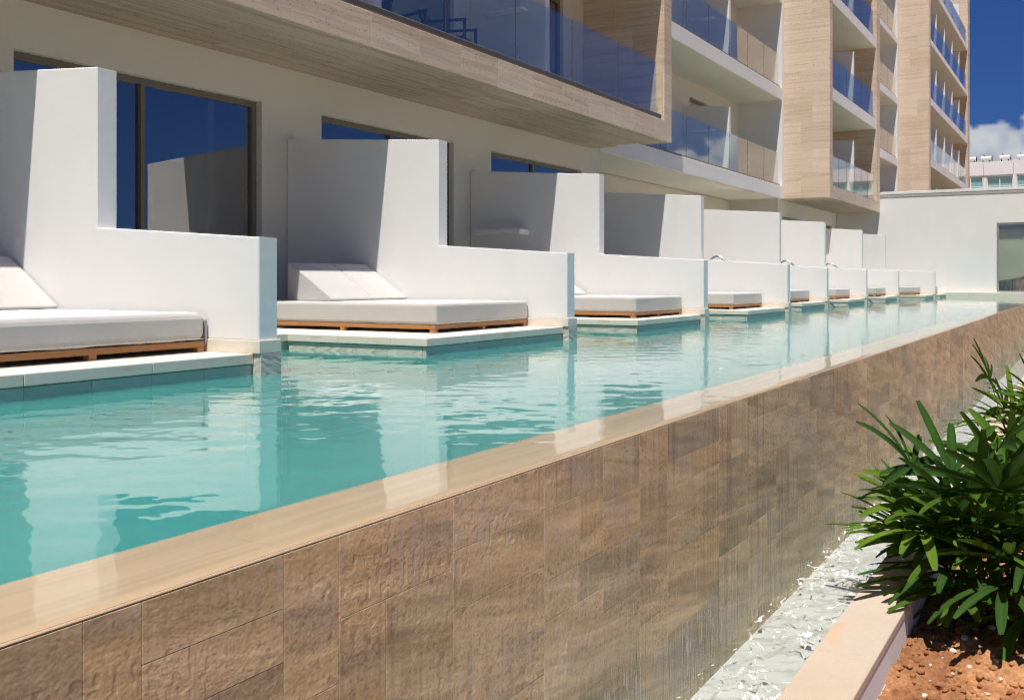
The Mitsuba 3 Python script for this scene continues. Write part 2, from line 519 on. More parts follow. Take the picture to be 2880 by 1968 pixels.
def falling():
    # froth running down the lower half of the wall, as fine vertical threads
    gx = np.geomspace(1.6, 24, 5600)
    gz = np.linspace(CH_Z, -.30, 90)
    X, Z = np.meshgrid(gx, gz, indexing='ij')
    w = np.stack([X * 170 + .5 * np.sin(Z * 9), Z * 11.0, X * 0], -1)
    thread = meshkit.noise(w, 51) * .6 + meshkit.noise(w * [2.3, 1.6, 1], 52) * .4
    reach = CH_Z + .45 + .95 * (meshkit.fbm(np.stack([X * .9, X * 0, X * 0], -1), 4, 53) - .25)
    on = thread > .50 + .24 * np.clip((4.6 - X) / 2.4, 0, 1) + .26 * np.clip((Z - CH_Z) / (reach - CH_Z), 0, 2)
    on = on[:-1, :-1] & on[1:, :-1] & on[:-1, 1:]
    i, j = np.nonzero(on)
    v = np.stack([X, X * 0 + WALL_Y - .0016, Z], -1).reshape(-1, 3)
    k = i * len(gz) + j
    f = np.vstack([np.stack([k, k + len(gz), k + len(gz) + 1], 1), np.stack([k, k + len(gz) + 1, k + 1], 1)])
    used = np.unique(f); m = np.full(len(v), -1); m[used] = np.arange(len(used))
    return v[used], m[f]


whole('falling_water', falling(), 'froth', 'thin pale threads of frothy water running down the lower pool wall', 'water film', kind='stuff')

kb = thing('kerb', 'low stone-topped kerb between the white-water channel and the reddish planting bed', 'kerb')
part(kb, 'body', box(LX, X_END, .985, 1.262, -1.64, -1.292), 'pier_plaster')
x = LX; i = 0
while x < X_END:
    L = min([1.8, 1.5, 2.0][i % 3], X_END - x)
    part(kb, 'coping_stone', cbox(x + .001, x + L - .001, .981, 1.29, -1.29, -1.245, .004), ['kerb_stone', 'kerb_stone_b'][i % 2])
    x += L; i += 1


def soil_h(X, Y):
    P = np.stack([X, Y, X * 0], -1)
    return -1.455 + .07 * (meshkit.fbm(P * 2.2, 4, 2) - .5) + .085 * (meshkit.fbm(P * 9, 4, 6) - .5) + .070 * np.abs(meshkit.fbm(P * 20, 4, 7) - .5)


xs = np.concatenate([np.linspace(LX, 4.2, 40)[:-1], np.linspace(4.2, 9.0, 420)[:-1], np.linspace(9.0, X_END, 260)])
sv, sf = grid(xs, np.concatenate([np.linspace(-6, -.6, 30)[:-1], np.linspace(-.6, .986, 150)]), soil_h)
struct('planting_soil', (sv, sf), 'soil_earth', True)
rc = np.random.RandomState(15)
clods = []
for i in range(520):
    px, py = (rc.uniform(4.9, 7.4), rc.uniform(-.1, .97)) if i < 380 else (rc.uniform(7.4, 11), rc.uniform(-.1, .97))
    m = trimesh.creation.icosphere(1, 1.0)
    sz = rc.uniform(.007, .022) * (1.7 if i % 9 == 0 else 1)
    v = m.vertices * (1 + .9 * (meshkit.noise(m.vertices * 1.7 + i * 3.1, i)[:, None] - .5)) * [1.25, 1.0, .75] * sz
    m.vertices = v + [px, py, float(soil_h(np.array([px]), np.array([py]))[0]) + sz * .25]
    clods.append(m)
part('planting_soil', 'clods', cat(*clods), 'soil_earth', 50, kind='stuff')
rp = np.random.RandomState(5)
for i in range(60):
    if i < 46: px, py = rp.uniform(5.0, 7.2), rp.uniform(.1, .93)
    else: px, py = rp.uniform(7.2, 12), rp.uniform(-.2, .93)
    s = rp.uniform(.006, .018) * (1.5 if i % 6 == 0 else 1)
    m = trimesh.creation.icosphere(2, 1.0)
    v = m.vertices * (1 + .5 * (meshkit.fbm(m.vertices * 1.3 + i, 2, i)[:, None] - .5)) * [1.3, .9, .65] * s
    a = rp.rand() * 6.28
    v = v @ np.array([[math.cos(a), math.sin(a), 0], [-math.sin(a), math.cos(a), 0], [0, 0, 1]])
    z = float(soil_h(np.array([px]), np.array([py]))[0])
    m.vertices = v + [px, py, z + s * .3]
    whole('pebble', m, 'pebble_stone', 'small pale pebble lying on the reddish soil beside the kerb', 'pebble', 'pale pebbles on the soil', 35)

# ------------------------------------------------------------------ terrace and bed platforms
TZ = .154
tr = struct('terrace', box(LX, X_END, 7.22, 12.2, -1.30, TZ - .075), 'pool_stone')
x = LX; i = 0
while x < X_END:
    L = min(1.05, X_END - x)
    part(tr, 'paving_stone', cbox(x + .0015, x + L - .0015, 7.163, 7.60, TZ - .075, TZ, .004), ['cream_stone', 'cream_stone_b'][i % 2])
    x += L; i += 1
part(tr, 'paving', box(LX, X_END, 7.603, 12.2, TZ - .074, TZ), 'cream_stone')

XK = [5.54, 10.58, 15.34, 20.34, 26.4, 31.5, 37.15, 41.65]
XS = [2.75, 7.78, 12.80, 17.85, 24.1, 29.3, 35.1, 39.7, 43.7]
YF = [5.43, 5.43, 5.43, 5.43, 6.03, 6.03, 6.03, 5.43, 5.43]
WT = .20
ORD = ['nearest', 'second', 'third', 'fourth', 'fifth', 'sixth', 'seventh', 'eighth', 'farthest']


def platform(k, x0, x1, yf):
    lab = f'{ORD[k]} cream stone platform standing in the turquoise pool, under a daybed'
    if k == 0: lab = 'nearest cream stone platform in the pool, cut off by the left edge of the photo'
    p = thing('bed_platform', lab, 'platform', 'stone platforms in the pool')
    part(p, 'core', box(x0 + .06, x1 - .001, yf + .06, 7.219, -1.30, TZ - .08), 'pool_stone')
    d = .42
    n = max(2, round((x1 - x0) / 1.02)); e = np.linspace(x0, x1, n + 1)
    for i in range(n):
        part(p, 'coping_stone', cbox(e[i] + .0015, e[i + 1] - .0015, yf, yf + d, TZ - .075, TZ, .004), ['cream_stone', 'cream_stone_b'][(i + k) % 2])
    e = np.linspace(yf + d, 7.16, 3)
    for i in range(2):
        part(p, 'coping_stone', cbox(x0, x0 + d, e[i] + .0015, e[i + 1] - .0015, TZ - .075, TZ, .004), ['cream_stone', 'cream_stone_b'][(i + k + 1) % 2])
    part(p, 'paving', box(x0 + d + .002, x1, yf + d + .002, 7.16, TZ - .074, TZ), 'cream_stone')
    n = max(3, round((x1 - x0) / .5)); e = np.linspace(x0 + .02, x1 - .001, n + 1)
    for i in range(n):
        part(p, 'riser_stone', cbox(e[i] + .001, e[i + 1] - .001, yf + .02, yf + .058, -.26, TZ - .083, .003), ['cleft_stone', 'cleft_stone_b'][i % 2])
    e = np.linspace(yf + .06, 7.16, 5)
    for i in range(4):
        part(p, 'riser_stone', cbox(x0 + .02, x0 + .058, e[i] + .001, e[i + 1] - .001, -.26, TZ - .083, .003), ['cleft_stone', 'cleft_stone_b'][i % 2])


def partition(k, X, ye):
    up = {0: 'nearest stepped white partition wall, its tall part cut off by the left edge of the photo',
          3: 'fourth stepped white partition wall, where the travertine balcony ends'}.get(k, f'{ORD[k]} stepped white partition wall from the camera, beside a daybed')
    p = thing('partition_wall', up, 'wall', 'stepped white walls between the daybeds')
    yb = 9.74 if k < 4 or k > 6 else 9.9
    sl = .074
    zl = lambda y: 1.02 + .066 * (y - 5.38) - (.066 * (ye - 5.38) if ye > 5.6 else 0)
    zu = lambda y: 2.475 + sl * (y - 7.2)
    if k == 3: yb = 11.4
    if k in (4,): yb = 11.4
    low = xprism([(ye, TZ + .10), (7.5, TZ + .10), (7.5, zl(7.5)), (ye, zl(ye))], X, X + WT)
    hi = xprism([(7.2, .9), (yb, .9), (yb, zu(yb)), (7.2, zu(7.2))], X, X + WT)
    base = xprism([(7.3, TZ + .002), (yb, TZ + .002), (yb, 1.1), (7.3, 1.1)], X, X + WT)
    m = trimesh.boolean.union([low, hi, base], engine='manifold')
    part(p, 'body', m, 'white_plaster')
    part(p, 'plinth', cbox(X - .014, X + WT + .02, ye - .02, 7.16, TZ + .001, TZ + .10, .004), 'cream_stone_b')
    part(p, 'pier', cbox(X + .001, X + WT + .02, ye - .02, 7.21, -1.30, TZ - .001, .004), 'cleft_stone')
    return p


for k in range(8):
    platform(k, XS[k], XK[k], YF[k])
platform(8, XS[8], X_END, YF[8])
for k in range(8):
    partition(k, XK[k], YF[k] - .05)

# ------------------------------------------------------------------ daybeds and wedge cushions
BED = {0: (3.52, 5.50, 5.90), 1: (8.60, 10.54, 5.90), 2: (13.42, 15.28, 5.74), 3: (18.42, 20.28, 5.90), 4: (24.5, 26.34, 6.42), 5: (29.62, 31.44, 6.46), 6: (35.3, 37.08, 6.4), 7: (39.85, 41.55, 5.9), 8: (43.9, 45.3, 5.75)}


def wrinkle(m, amp, f, seed, z0, z1):
    """Cloth unevenness on the sides of an upholstered block."""
    m = m.subdivide_to_size(.045)
    v, n = np.array(m.vertices), np.array(m.vertex_normals)
    h = meshkit.fbm(v * [f, f, f * .45] + seed, 4, seed) - .5
    top = np.clip((v[:, 2] - z0) / (z1 - z0), 0, 1)
    m.vertices = v + n * (amp * h * (1 - .6 * top))[:, None]
    return m


def daybed(k, x0, x1, y0):
    lab = {0: 'nearest low daybed with pale grey mattress, cut off by the photo left edge',
           1: 'second low teak daybed with pale grey mattress and two wedge cushions on it'}.get(k, f'{ORD[k]} low teak daybed from the camera, with a pale grey mattress')
    p = thing('daybed', lab, 'daybed', 'daybeds on the pool platforms')
    y1 = y0 + 2.38
    zt, zr, z0 = TZ + .085, TZ + .038, TZ
    near = k < 4
    for nm, b in (('front', (x0, x1, y0, y0 + .05)), ('back', (x0, x1, y1 - .05, y1)), ('left', (x0, x0 + .05, y0 + .052, y1 - .052)), ('right', (x1 - .05, x1, y0 + .052, y1 - .052))):
        part(p, 'rail', cbox(b[0], b[1], b[2], b[3], zr, zt, .004), 'teak')
    legs = [(x0, y0), (x1 - .07, y0), (x0, y1 - .07), (x1 - .07, y1 - .07), ((x0 + x1) / 2 - .035, y0), (x0, (y0 + y1) / 2)]
    for a, b in legs:
        part(p, 'leg', cbox(a + .003, a + .067, b + .003, b + .067, z0 + .002, zr - .001, .003), 'teak')
    part(p, 'slat_deck', box(x0 + .06, x1 - .06, y0 + .06, y1 - .06, zr + .01, zt - .005), 'dark_wood')
    zm = .457
    r = .062 if k == 0 else .036
    m = rbox(x0 - .012, x1 - .0, y0 - .022, y1, zt + .002, zm, r, 4)
    if near: m = wrinkle(m, .032 if k == 0 else .014, 3.2, 5 + k, zt, zm)
    part(p, 'mattress', m, 'mattress_fabric', 50)
    if near:
        part(p, 'mattress_seam', cat(tube([(x0 + .02, y0 - .027, zt + .016), ((x0 + x1) / 2, y0 - .030, zt + .018), (x1 - .04, y0 - .027, zt + .016)], .0035, 6)), 'mattress_fabric', True)
        part(p, 'side_board', cbox(x1 + .001, x1 + .022, y0 - .005, y0 + .9, zt - .02, zt + .16, .003), 'grey_metal')
    return p


def wedge(x0, x1, yb, z0, lab, seed, group):
    r = .016
    s = trimesh.creation.uv_sphere(r, count=[8, 14]).vertices
    prof = [(yb - r, z0 + r), (yb - .69, z0 + r), (yb - .005 - r, z0 + .45 - r), (yb - .045, z0 + .45 - r)]
    m = hull(np.vstack([s + [xx, a, b] for xx in (x0 + r, x1 - r) for a, b in prof]))
    m = wrinkle(m, .010, 5.0, seed, z0, z0 + .9)
    key = thing('wedge_cushion', lab, 'cushion', group)
    part(key, 'cover', m, 'cushion_fabric', 40)
    e = .006
    for xx in (x0 + .008, x1 - .008):
        part(key, 'piping', tube([(xx, yb - .70, z0 + .012), (xx, yb - .365, z0 + .238), (xx, yb - .03, z0 + .455)], .0045, 6), 'cushion_fabric', True)


for k, (a, b, y) in BED.items():
    daybed(k, a, b, y)
G_ = 'wedge backrest cushions on the daybeds'
wedge(3.55, 4.45, 8.38, .459, 'wedge cushion at the far left edge of the photo, on the nearest daybed', 1, G_)
wedge(4.46, 5.52, 8.38, .459, 'pale wedge cushion on the nearest daybed, against the nearest partition wall', 2, G_)
wedge(9.10, 9.872, 8.38, .459, 'left one of the two wedge cushions on the second daybed, its triangular end in view', 3, G_)
wedge(9.875, 10.565, 8.38, .459, 'right one of the two wedge cushions on the second daybed, next to the wall', 4, G_)
wedge(14.3, 15.26, 8.1, .459, 'wedge cushion on the third daybed, half hidden behind the second partition wall', 5, G_)

# wall shelf on the third partition
def shelf(name_label, X, y0, y1, z, parent=None, depth=.32):
    t = np.linspace(0, 1, 13)
    top = [(y0 + (y1 - y0) * a, z) for a in t]
    bot = [(y0 + (y1 - y0) * a, z - .095 + .045 * math.sin(math.pi * a)) for a in t[::-1]]
    P = Polygon(top + bot).buffer(-.012).buffer(.012)
    m = trimesh.creation.extrude_polygon(P, depth, engine='earcut')
    v = m.vertices.copy()
    m.vertices = np.stack([X - v[:, 2], v[:, 0], v[:, 1]], 1)
    if m.volume < 0: m.invert()
    if parent: return part(parent, 'wall_shelf', m, 'white_solid', 30)
    return whole('wall_shelf', m, 'white_solid', name_label, 'shelf', smooth=30)


shelf('curved white shelf mounted on the shaded side of the third partition wall', XK[2] - .001, 8.55, 9.45, 1.585)

# handrails of the pool steps
def handrail(k, X, ye, lab):
    p = thing('handrail', lab, 'handrail', 'steel pool handrails')
    path = smooth_path([(X, 7.45, TZ), (X, 7.44, .7), (X, 7.38, 1.06), (X, 7.16, 1.22), (X, 6.96, 1.10), (X, 6.58, .70), (X, 6.1, .2), (X, 5.8, -.10), (X, 5.70, -.3)], 80)
    part(p, 'top_tube', tube(path, .022, 12), 'steel', True)
    path = smooth_path([(X, 7.44, .55), (X, 7.1, .72), (X, 6.7, .40), (X, 6.2, -.05), (X, 5.95, -.3)], 40)
    part(p, 'lower_tube', tube(path, .018, 10), 'steel', True)


handrail(3, XK[3] + .95, 6, 'curved steel handrail showing above the fourth low wall')
handrail(4, XK[4] + .5, 6, 'curved steel handrail showing above the fifth low wall, its foot in the water')
handrail(5, XK[5] + .5, 6, 'curved steel handrail showing above the sixth low wall, farthest of the three')

# ------------------------------------------------------------------ the hotel
ZB = [3.63, 7.13, 10.60, 14.02, 17.3, 20.7]          # undersides of the floor edges
ZT = [4.06, 7.56, 11.0, 14.33, 17.65, 21.1]          # their tops
HT = 24.0
hotel = thing('hotel_building', 'long white hotel with travertine-clad balconies and blue-reflecting glass balustrades', 'building')


def H(name, m, mt, smooth=False, label=None): return part(hotel, name, m, mt, smooth, label)


def window(x0, x1, z0, z1, y, mull=None, pw_=.075):
    """A sliding door set in an opening: frame, mullions and panes."""
    f = H('window', cat(box(x0, x1, y, y + .09, z1 - pw_, z1), box(x0, x1, y, y + .09, z0, z0 + .06), box(x0, x0 + pw_, y, y + .09, z0 + .06, z1 - pw_), box(x1 - pw_, x1, y, y + .09, z0 + .06, z1 - pw_)), 'taupe_metal')
    e = [x0 + pw_] + sorted(mull or []) + [x1 - pw_]
    for m_ in mull or []:
        k = part(f, 'mullion', box(m_ - .03, m_ + .03, y - .012, y + .075, z0 + .061, z1 - pw_ - .001), 'taupe_metal')
    for a, b in zip(e[:-1], e[1:]):
        part(f, 'pane', quad_y(a + .001, b - .001, y + .04, z0 + .061, z1 - pw_ - .001), 'solar_glass')


def quad_y(x0, x1, y, z0, z1):
    return trimesh.Trimesh([[x0, y, z0], [x1, y, z0], [x1, y, z1], [x0, y, z1]], [[0, 1, 2], [0, 2, 3]], process=False)


def quad_x(x, y0, y1, z0, z1):
    return trimesh.Trimesh([[x, y1, z0], [x, y0, z0], [x, y0, z1], [x, y1, z1]], [[0, 1, 2], [0, 2, 3]], process=False)


def glass(xs_, y, z0, z1, mt='tinted_glass'):
    for a, b in zip(xs_[:-1], xs_[1:]):
        k = H('balustrade_pane', quad_y(a + .008, b - .008, y, z0, z1), mt)
        if b != xs_[-1]: part(k, 'joint', box(b - .007, b + .007, y - .006, y + .006, z0, z1 - .004), 'dark_rail')


def room(x0, x1, y0, y1, z0, z1, n=1):
    """Dim rooms behind the windows."""
    xs_ = np.linspace(x0, x1, n + 1)
    m = [box(x0, x1, y0, y1, z0 - .02, z0 - .0), box(x0, x1, y0, y1, z1, z1 + .02), box(x0, x1, y1, y1 + .1, z0, z1)]
    m += [box(a - .05, a + .05, y0 + .002, y1 - .002, z0 + .002, z1 - .002) for a in xs_]
    H('room', cat(*m), 'room_beige')


FA = 9.75                                            # ground-floor face of the near wing
FB = 11.35
# --- near wing: ground floor
wins = [(-3.6, .1), (1.42, 5.02), (6.49, 10.10), (11.31, 14.80), (16.06, 19.86)]
H('ground_wall', holed_wall(LX, 20.80, TZ + .002, ZB[0] + .1, FA, FA + .28, [(a, b, TZ - .1, 3.11) for a, b in wins]), 'facade_plaster')
H('end_wall', cbox(20.52, 20.80, FA + .282, FB + .2, TZ + .002, ZB[0] + .1, .006), 'facade_plaster')
for (a, b), m_ in zip(wins, ([-1.8], [3.1], [8.21], [13.1], [17.85])):
    window(a + .002, b - .002, TZ + .003, 3.108, FA + .10, m_)
room(LX, 20.45, FA + .29, 14.0, TZ, ZB[0], 5)
# --- near wing: travertine balcony box
YA = 7.86
ra = random.Random(3)
H('balcony_slab', box(LX, 20.35, YA + .04, 14.0, ZB[0] + .04, ZT[0] - .04), 'joint_mortar')
fx = [20.37, 19.42, 18.38, 17.37, 16.31, 15.3, 14.25, 13.16, 12.12, 11.10, 10.06]
while fx[-1] > LX: fx.append(fx[-1] - 1.03)
for i, (b, a) in enumerate(zip(fx[:-1], fx[1:])):
    zc = ZT[0] - .115 if i % 2 else None
    H('cladding_stone', cbox(a + .002, b - .002, YA, YA + .038, ZB[0], (zc or ZT[0]) - .002, .003), f'travertine_{ra.randrange(4)}')
    if zc: H('cladding_stone', cbox(a + .002, b - .002, YA, YA + .038, zc + .002, ZT[0] - .002, .003), f'travertine_{ra.randrange(4)}')
    ny = 3
    e = np.linspace(YA + .04, FA - .002, ny + 1)
    for j in range(ny):
        sh = .5 * (j % 2)
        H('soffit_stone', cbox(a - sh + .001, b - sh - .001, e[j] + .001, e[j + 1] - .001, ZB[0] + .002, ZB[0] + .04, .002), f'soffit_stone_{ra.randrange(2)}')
H('balcony_floor', box(LX, 19.94, YA + .05, FA, ZT[0] - .038, ZT[0] - .004), 'cream_stone')
H('base_rail', cbox(LX, 19.86, YA + .02, YA + .125, ZT[0] + .001, ZT[0] + .11, .02), 'dark_rail')
glass([-6, -4, -2, 0, 1.95, 3.9, 5.87, 7.85, 9.84, 11.82, 13.79, 15.77, 17.72, 19.66], YA + .065, ZT[0] + .05, 5.24)


def fin(x0, x1, y0, y1, z0, z1, course=.62):
    """A travertine-clad fin: stones on its sunny side and its front edge."""
    H('fin_core', box(x0 + .036, x1 - .004, y0 + .036, y1, z0 + .003, z1), 'joint_mortar')
    z = z0; j = 0
    while z < z1:
        zz = min(z + course, z1)
        n = 1 if (y1 - y0) < 1.4 else 2
        e = [y0] + sorted([y0 + (y1 - y0) * ((.38 if j % 2 else .62) if n == 2 else 0)] if n == 2 else []) + [y1]
        for a, b in zip(e[:-1], e[1:]):
            H('cladding_stone', cbox(x0, x0 + .034, a + (.036 if a == y0 else .001), b - .001, z + .001, zz - .001, .002), f'travertine_{ra.randrange(4)}')
        H('cladding_stone', cbox(x0, x1, y0, y0 + .034, z + .001, zz - .001, .002), f'travertine_{ra.randrange(4)}')
        z = zz; j += 1


fin(19.95, 20.37, YA, FA, ZT[0] - .06, 17.2, 1.05)
# upper floors of the near wing
for f in range(0, 4):
    z0, z1 = ZT[f], ZB[f + 1]
    ops = [(-3.6, .1), (1.42, 5.02), (6.49, 10.10), (11.31, 14.80), (16.06, 19.0)]
    H('upper_wall', holed_wall(LX, 19.93, z0 - .03, z1 + .42, FA, FA + .25, [(a, b, z0 - .1, z0 + 2.55) for a, b in ops]), 'facade_plaster')
    if f < 2:
        for a, b in ops[2:]:
            window(a + .002, b - .002, z0 + .002, z0 + 2.548, FA + .08, [(a + b) / 2])
        room(5.6, 19.9, FA + .26, 13.5, z0, z1, 3)
    if f:
        H('balcony_slab', box(LX, 19.94, YA, FA - .002, ZB[f], ZT[f]), 'facade_plaster')
        glass(np.linspace(-6, 19.66, 14), YA + .065, ZT[f], ZT[f] + 1.17)
    for X in XK[:3]:
        d = H('balcony_divider', xprism([(8.22, z0 - .004), (FA - .002, z0 - .004), (FA - .002, z0 + 2.2), (8.22, z0 + 2.05)], X, X + .16), 'white_plaster')
        if f == 0: part(d, 'wall_shelf', rbox(X - .26, X - .001, 8.55, 9.4, z0 + 1.30, z0 + 1.365, .03, 3), 'white_solid', 30)
H('roof_parapet', box(LX, 20.37, YA, 14.0, ZB[4], ZB[4] + .9), 'facade_plaster')


# --- recessed white wings (between the travertine boxes)
def white_wing(x0, x1, levels, depth_y, back_y, panes, dividers, ground=False):
    for f in levels:
        zb, zt = ZB[f], ZT[f]
        H('balcony_slab', box(x0, x1, depth_y + .041, back_y + .3, zb + .002, zt - .002), 'facade_plaster')  # creamier than the fascia: warm bounced light on the soffit put into the colour
        H('fascia', cbox(x0, x1, depth_y, depth_y + .04, zb, zt, .006), 'white_plaster')
        H('drip_edge', box(x0 + .01, x1 - .01, depth_y + .12, depth_y + .14, zb - .012, zb - .001), 'facade_plaster')
        H('base_rail', cbox(x0 + .002, x1 - .25, depth_y + .02, depth_y + .085, zt + .001, zt + .055, .01), 'brown_rail')
        glass(panes, depth_y + .055, zt + .03, zt + 1.165)
        zn = ZB[f + 1] if f + 1 < len(ZB) else HT
        ops = []
        e = [x0] + list(dividers) + [x1]
        for a, b in zip(e[:-1], e[1:]):
            ops.append((a + .55, a + .55 + min(3.3, b - a - 1.1)))
        H('upper_wall', holed_wall(x0, x1, zt + .002, zn - .002, back_y, back_y + .25, [(a, b, zt - .1, zt + 2.55) for a, b in ops]), 'facade_plaster')
        for a, b in ops:
            window(a + .002, b - .002, zt + .004, zt + 2.548, back_y + .08, [(a + b) / 2])
        H('room', cat(box(x0, x1, back_y + 3.2, back_y + 3.3, zt, zn), box(x0, x1, back_y + .26, back_y + 3.2, zt + .002, zt + .02)), 'room_beige')
        for X in dividers:
            d = H('balcony_divider', xprism([(depth_y + .12, zt + .001), (back_y - .001, zt + .001), (back_y - .001, zt + 2.18), (depth_y + .12, zt + 2.02)], X, X + .16), 'white_plaster')
            if f < 2: part(d, 'wall_shelf', rbox(X - .26, X - .001, depth_y + .55, depth_y + 1.3, zt + 1.28, zt + 1.345, .03, 3), 'white_solid', 30)


YB = 9.74
XC0, XC1 = 36.35, 45.75
white_wing(20.81, 36.10, range(0, 5), YB, FB, [20.9, 22.7, 24.6, 26.48, 28.36, 30.28, 32.1, 33.99, 35.75], [25.2, 30.45])
H('ground_wall', box(20.81, XC0, FB + .35, FB + .55, TZ + .002, ZB[0] - .001), 'facade_plaster')
H('side_wall', cbox(36.102, XC0 - .002, YB - .002, FB + .6, ZT[0] - .43, HT, .006), 'white_plaster')
H('ground_return', box(36.1, 36.36, 9.9, FB + .345, TZ + .002, ZB[0] - .002), 'facade_plaster')


# --- travertine towers
def tower(x0, x1, wl, wr, y0, yi, back_y, levels, dividers, npane, fin_bottom, rail='dark_rail', stonefirst=True, beam_h=None):
    fin(x0, x0 + wl, y0, yi, fin_bottom, HT - 1.0, .9)
    fin(x1 - wr, x1, y0, back_y, fin_bottom + .42, HT - 1.0, .9)
    H('tower_return', box(x0 + .037, x0 + wl, yi + .001, back_y, fin_bottom + .05, HT - 1.0), 'facade_plaster')
    for f in levels:
        zb, zt = ZB[f], ZT[f]
        a, b = x0 + wl + .001, x1 - wr - .001
        xm = a + (b - a) * .49
        if f == 0:
            H('balcony_slab', box(x0 + .04, x1 - .01, y0 + .036, back_y + .3, zb + .02, zt), 'joint_mortar')
            for p, q in ((x0 + wl + .001, xm - .012), (xm + .012, x1)):
                H('cladding_stone', cbox(p, q, y0, y0 + .034, zb, zt - .002, .003), f'travertine_{ra.randrange(4)}')
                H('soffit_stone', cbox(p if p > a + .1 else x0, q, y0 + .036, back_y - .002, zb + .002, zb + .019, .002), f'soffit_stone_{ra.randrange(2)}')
        else:
            for p, q in ((a, xm - .012), (xm + .012, b)):
                H('balcony_slab', box(p, q, y0 + .071, back_y + .3, zb + .002, zt - .002), 'facade_plaster')  # cream copy of the fascia plaster, with the soffit's warm bounce painted in
                H('fascia', cbox(p, q, y0 + .03, y0 + .07, zb, zt, .005), 'white_plaster')
        H('joint_strip', box(xm - .011, xm + .011, y0 + (.012 if f == 0 else .026), y0 + .2, zb + .004, zt - .003), 'white_plaster')
        H('base_rail', cbox(a, b, y0 + .05, y0 + .11, zt + .001, zt + .04, .008), rail)
        e = np.linspace(a + .02, b - .2, npane + 1)
        glass(e, y0 + .08, zt + .02, zt + 1.10)
        zn = ZB[f + 1] if f + 1 < len(ZB) else HT
        ee = [a] + list(dividers) + [b]
        ops = [(p + .5, p + .5 + min(3.2, q - p - .9)) for p, q in zip(ee[:-1], ee[1:])]
        H('upper_wall', holed_wall(a, b, zt + .002, zn - .002, back_y, back_y + .25, [(p, q, zt - .1, zt + 2.5) for p, q in ops]), 'facade_plaster')
        for p, q in ops: window(p + .002, q - .002, zt + .004, zt + 2.498, back_y + .08, [(p + q) / 2])
        H('room', box(a, b, back_y + 3.2, back_y + 3.3, zt, zn), 'room_beige')
        for X in dividers:
            H('balcony_divider', xprism([(y0 + .13, zt + .001), (back_y - .001, zt + .001), (back_y - .001, zt + 2.2), (y0 + .13, zt + 2.1)], X, X + .18), 'white_plaster')


YC = 8.12
tower(XC0, XC1, .40, .75, YC, 9.76, 9.95, range(0, 5), [40.9], 6, ZB[0] + .001)
H('ground_wall', holed_wall(36.362, 41.88, TZ + .002, ZB[0] - .001, 9.95, 10.2, [(36.9, 40.1, TZ - .1, 3.05)]), 'facade_plaster')
H('ground_wall', holed_wall(41.91, X_END, TZ + .002, ZB[0] - .001, 9.955, 10.2, [(42.6, 44.9, TZ - .1, 3.05)]), 'facade_plaster')
window(36.902, 40.098, TZ + .003, 3.048, 10.05, [38.5])
window(42.602, 44.898, TZ + .003, 3.048, 10.05, [43.7])
H('room', cat(box(36.3, X_END, 13.2, 13.3, TZ, ZB[0]), box(36.3, X_END, 10.21, 13.2, ZB[0] - .03, ZB[0] - .01)), 'room_beige')
white_wing(XC1 + .002, 60.2, range(0, 5), YB, FB, [46.0, 47.9, 49.8, 51.7, 53.6, 55.5, 57.4, 59.9], [50.5, 55.4])
H('side_wall', cbox(60.202, 60.448, YB - .002, FB + .6, 3.2, HT, .006), 'white_plaster')
tower(60.45, 81.0, .55, 1.15, 8.09, 9.72, 9.95, range(0, 5), [64.3, 68.1, 71.9, 75.7], 11, ZB[0] + .001)
H('roof', box(20.4, 81.0, 9.8, 22.0, HT - .999, HT - .5), 'facade_plaster')
H('rear_wall', box(LX, 81.0, 22.0, 22.3, -1.7, HT - .5), 'facade_plaster')
H('flank_wall', box(80.6, 81.0, 9.96, 22.0, -1.7, HT - 1.0), 'facade_plaster')

# chairs on the near balcony
def chair(x, y, z, rz, lab):
    p = thing('balcony_chair', lab, 'chair', 'dark chairs on the near balcony')
    c, s = math.cos(rz), math.sin(rz)

    def put(m):
        v = m.vertices.copy()
        m.vertices = np.stack([x + c * v[:, 0] - s * v[:, 1], y + s * v[:, 0] + c * v[:, 1], z + v[:, 2]], 1)
        return m
    part(p, 'seat', put(cbox(-.29, .29, -.30, .30, .34, .39, .01)), 'dark_wood')
    bk = cbox(-.29, .29, -.02, .02, 0, .48, .01)
    bk.apply_transform(trimesh.transformations.rotation_matrix(-.3, [1, 0, 0])); bk.apply_translation([0, .30, .37])
    part(p, 'backrest', put(bk), 'dark_wood')
    for sx in (-1, 1):
        part(p, 'armrest', put(cbox(sx * .33 - .03, sx * .33 + .03, -.34, .34, .60, .635, .006)), 'dark_wood')
        for sy in (-1, 1):
            part(p, 'leg', put(cbox(sx * .33 - .022, sx * .33 + .022, sy * .31 - .022, sy * .31 + .022, 0, .599, .004)), 'dark_wood')


chair(13.2, 8.75, ZT[0], .3, 'dark wooden armchair behind the balcony glass, beside the balcony divider')
chair(12.0, 8.95, ZT[0], -.25, 'dark wooden armchair behind the balcony glass, left of the other chair')

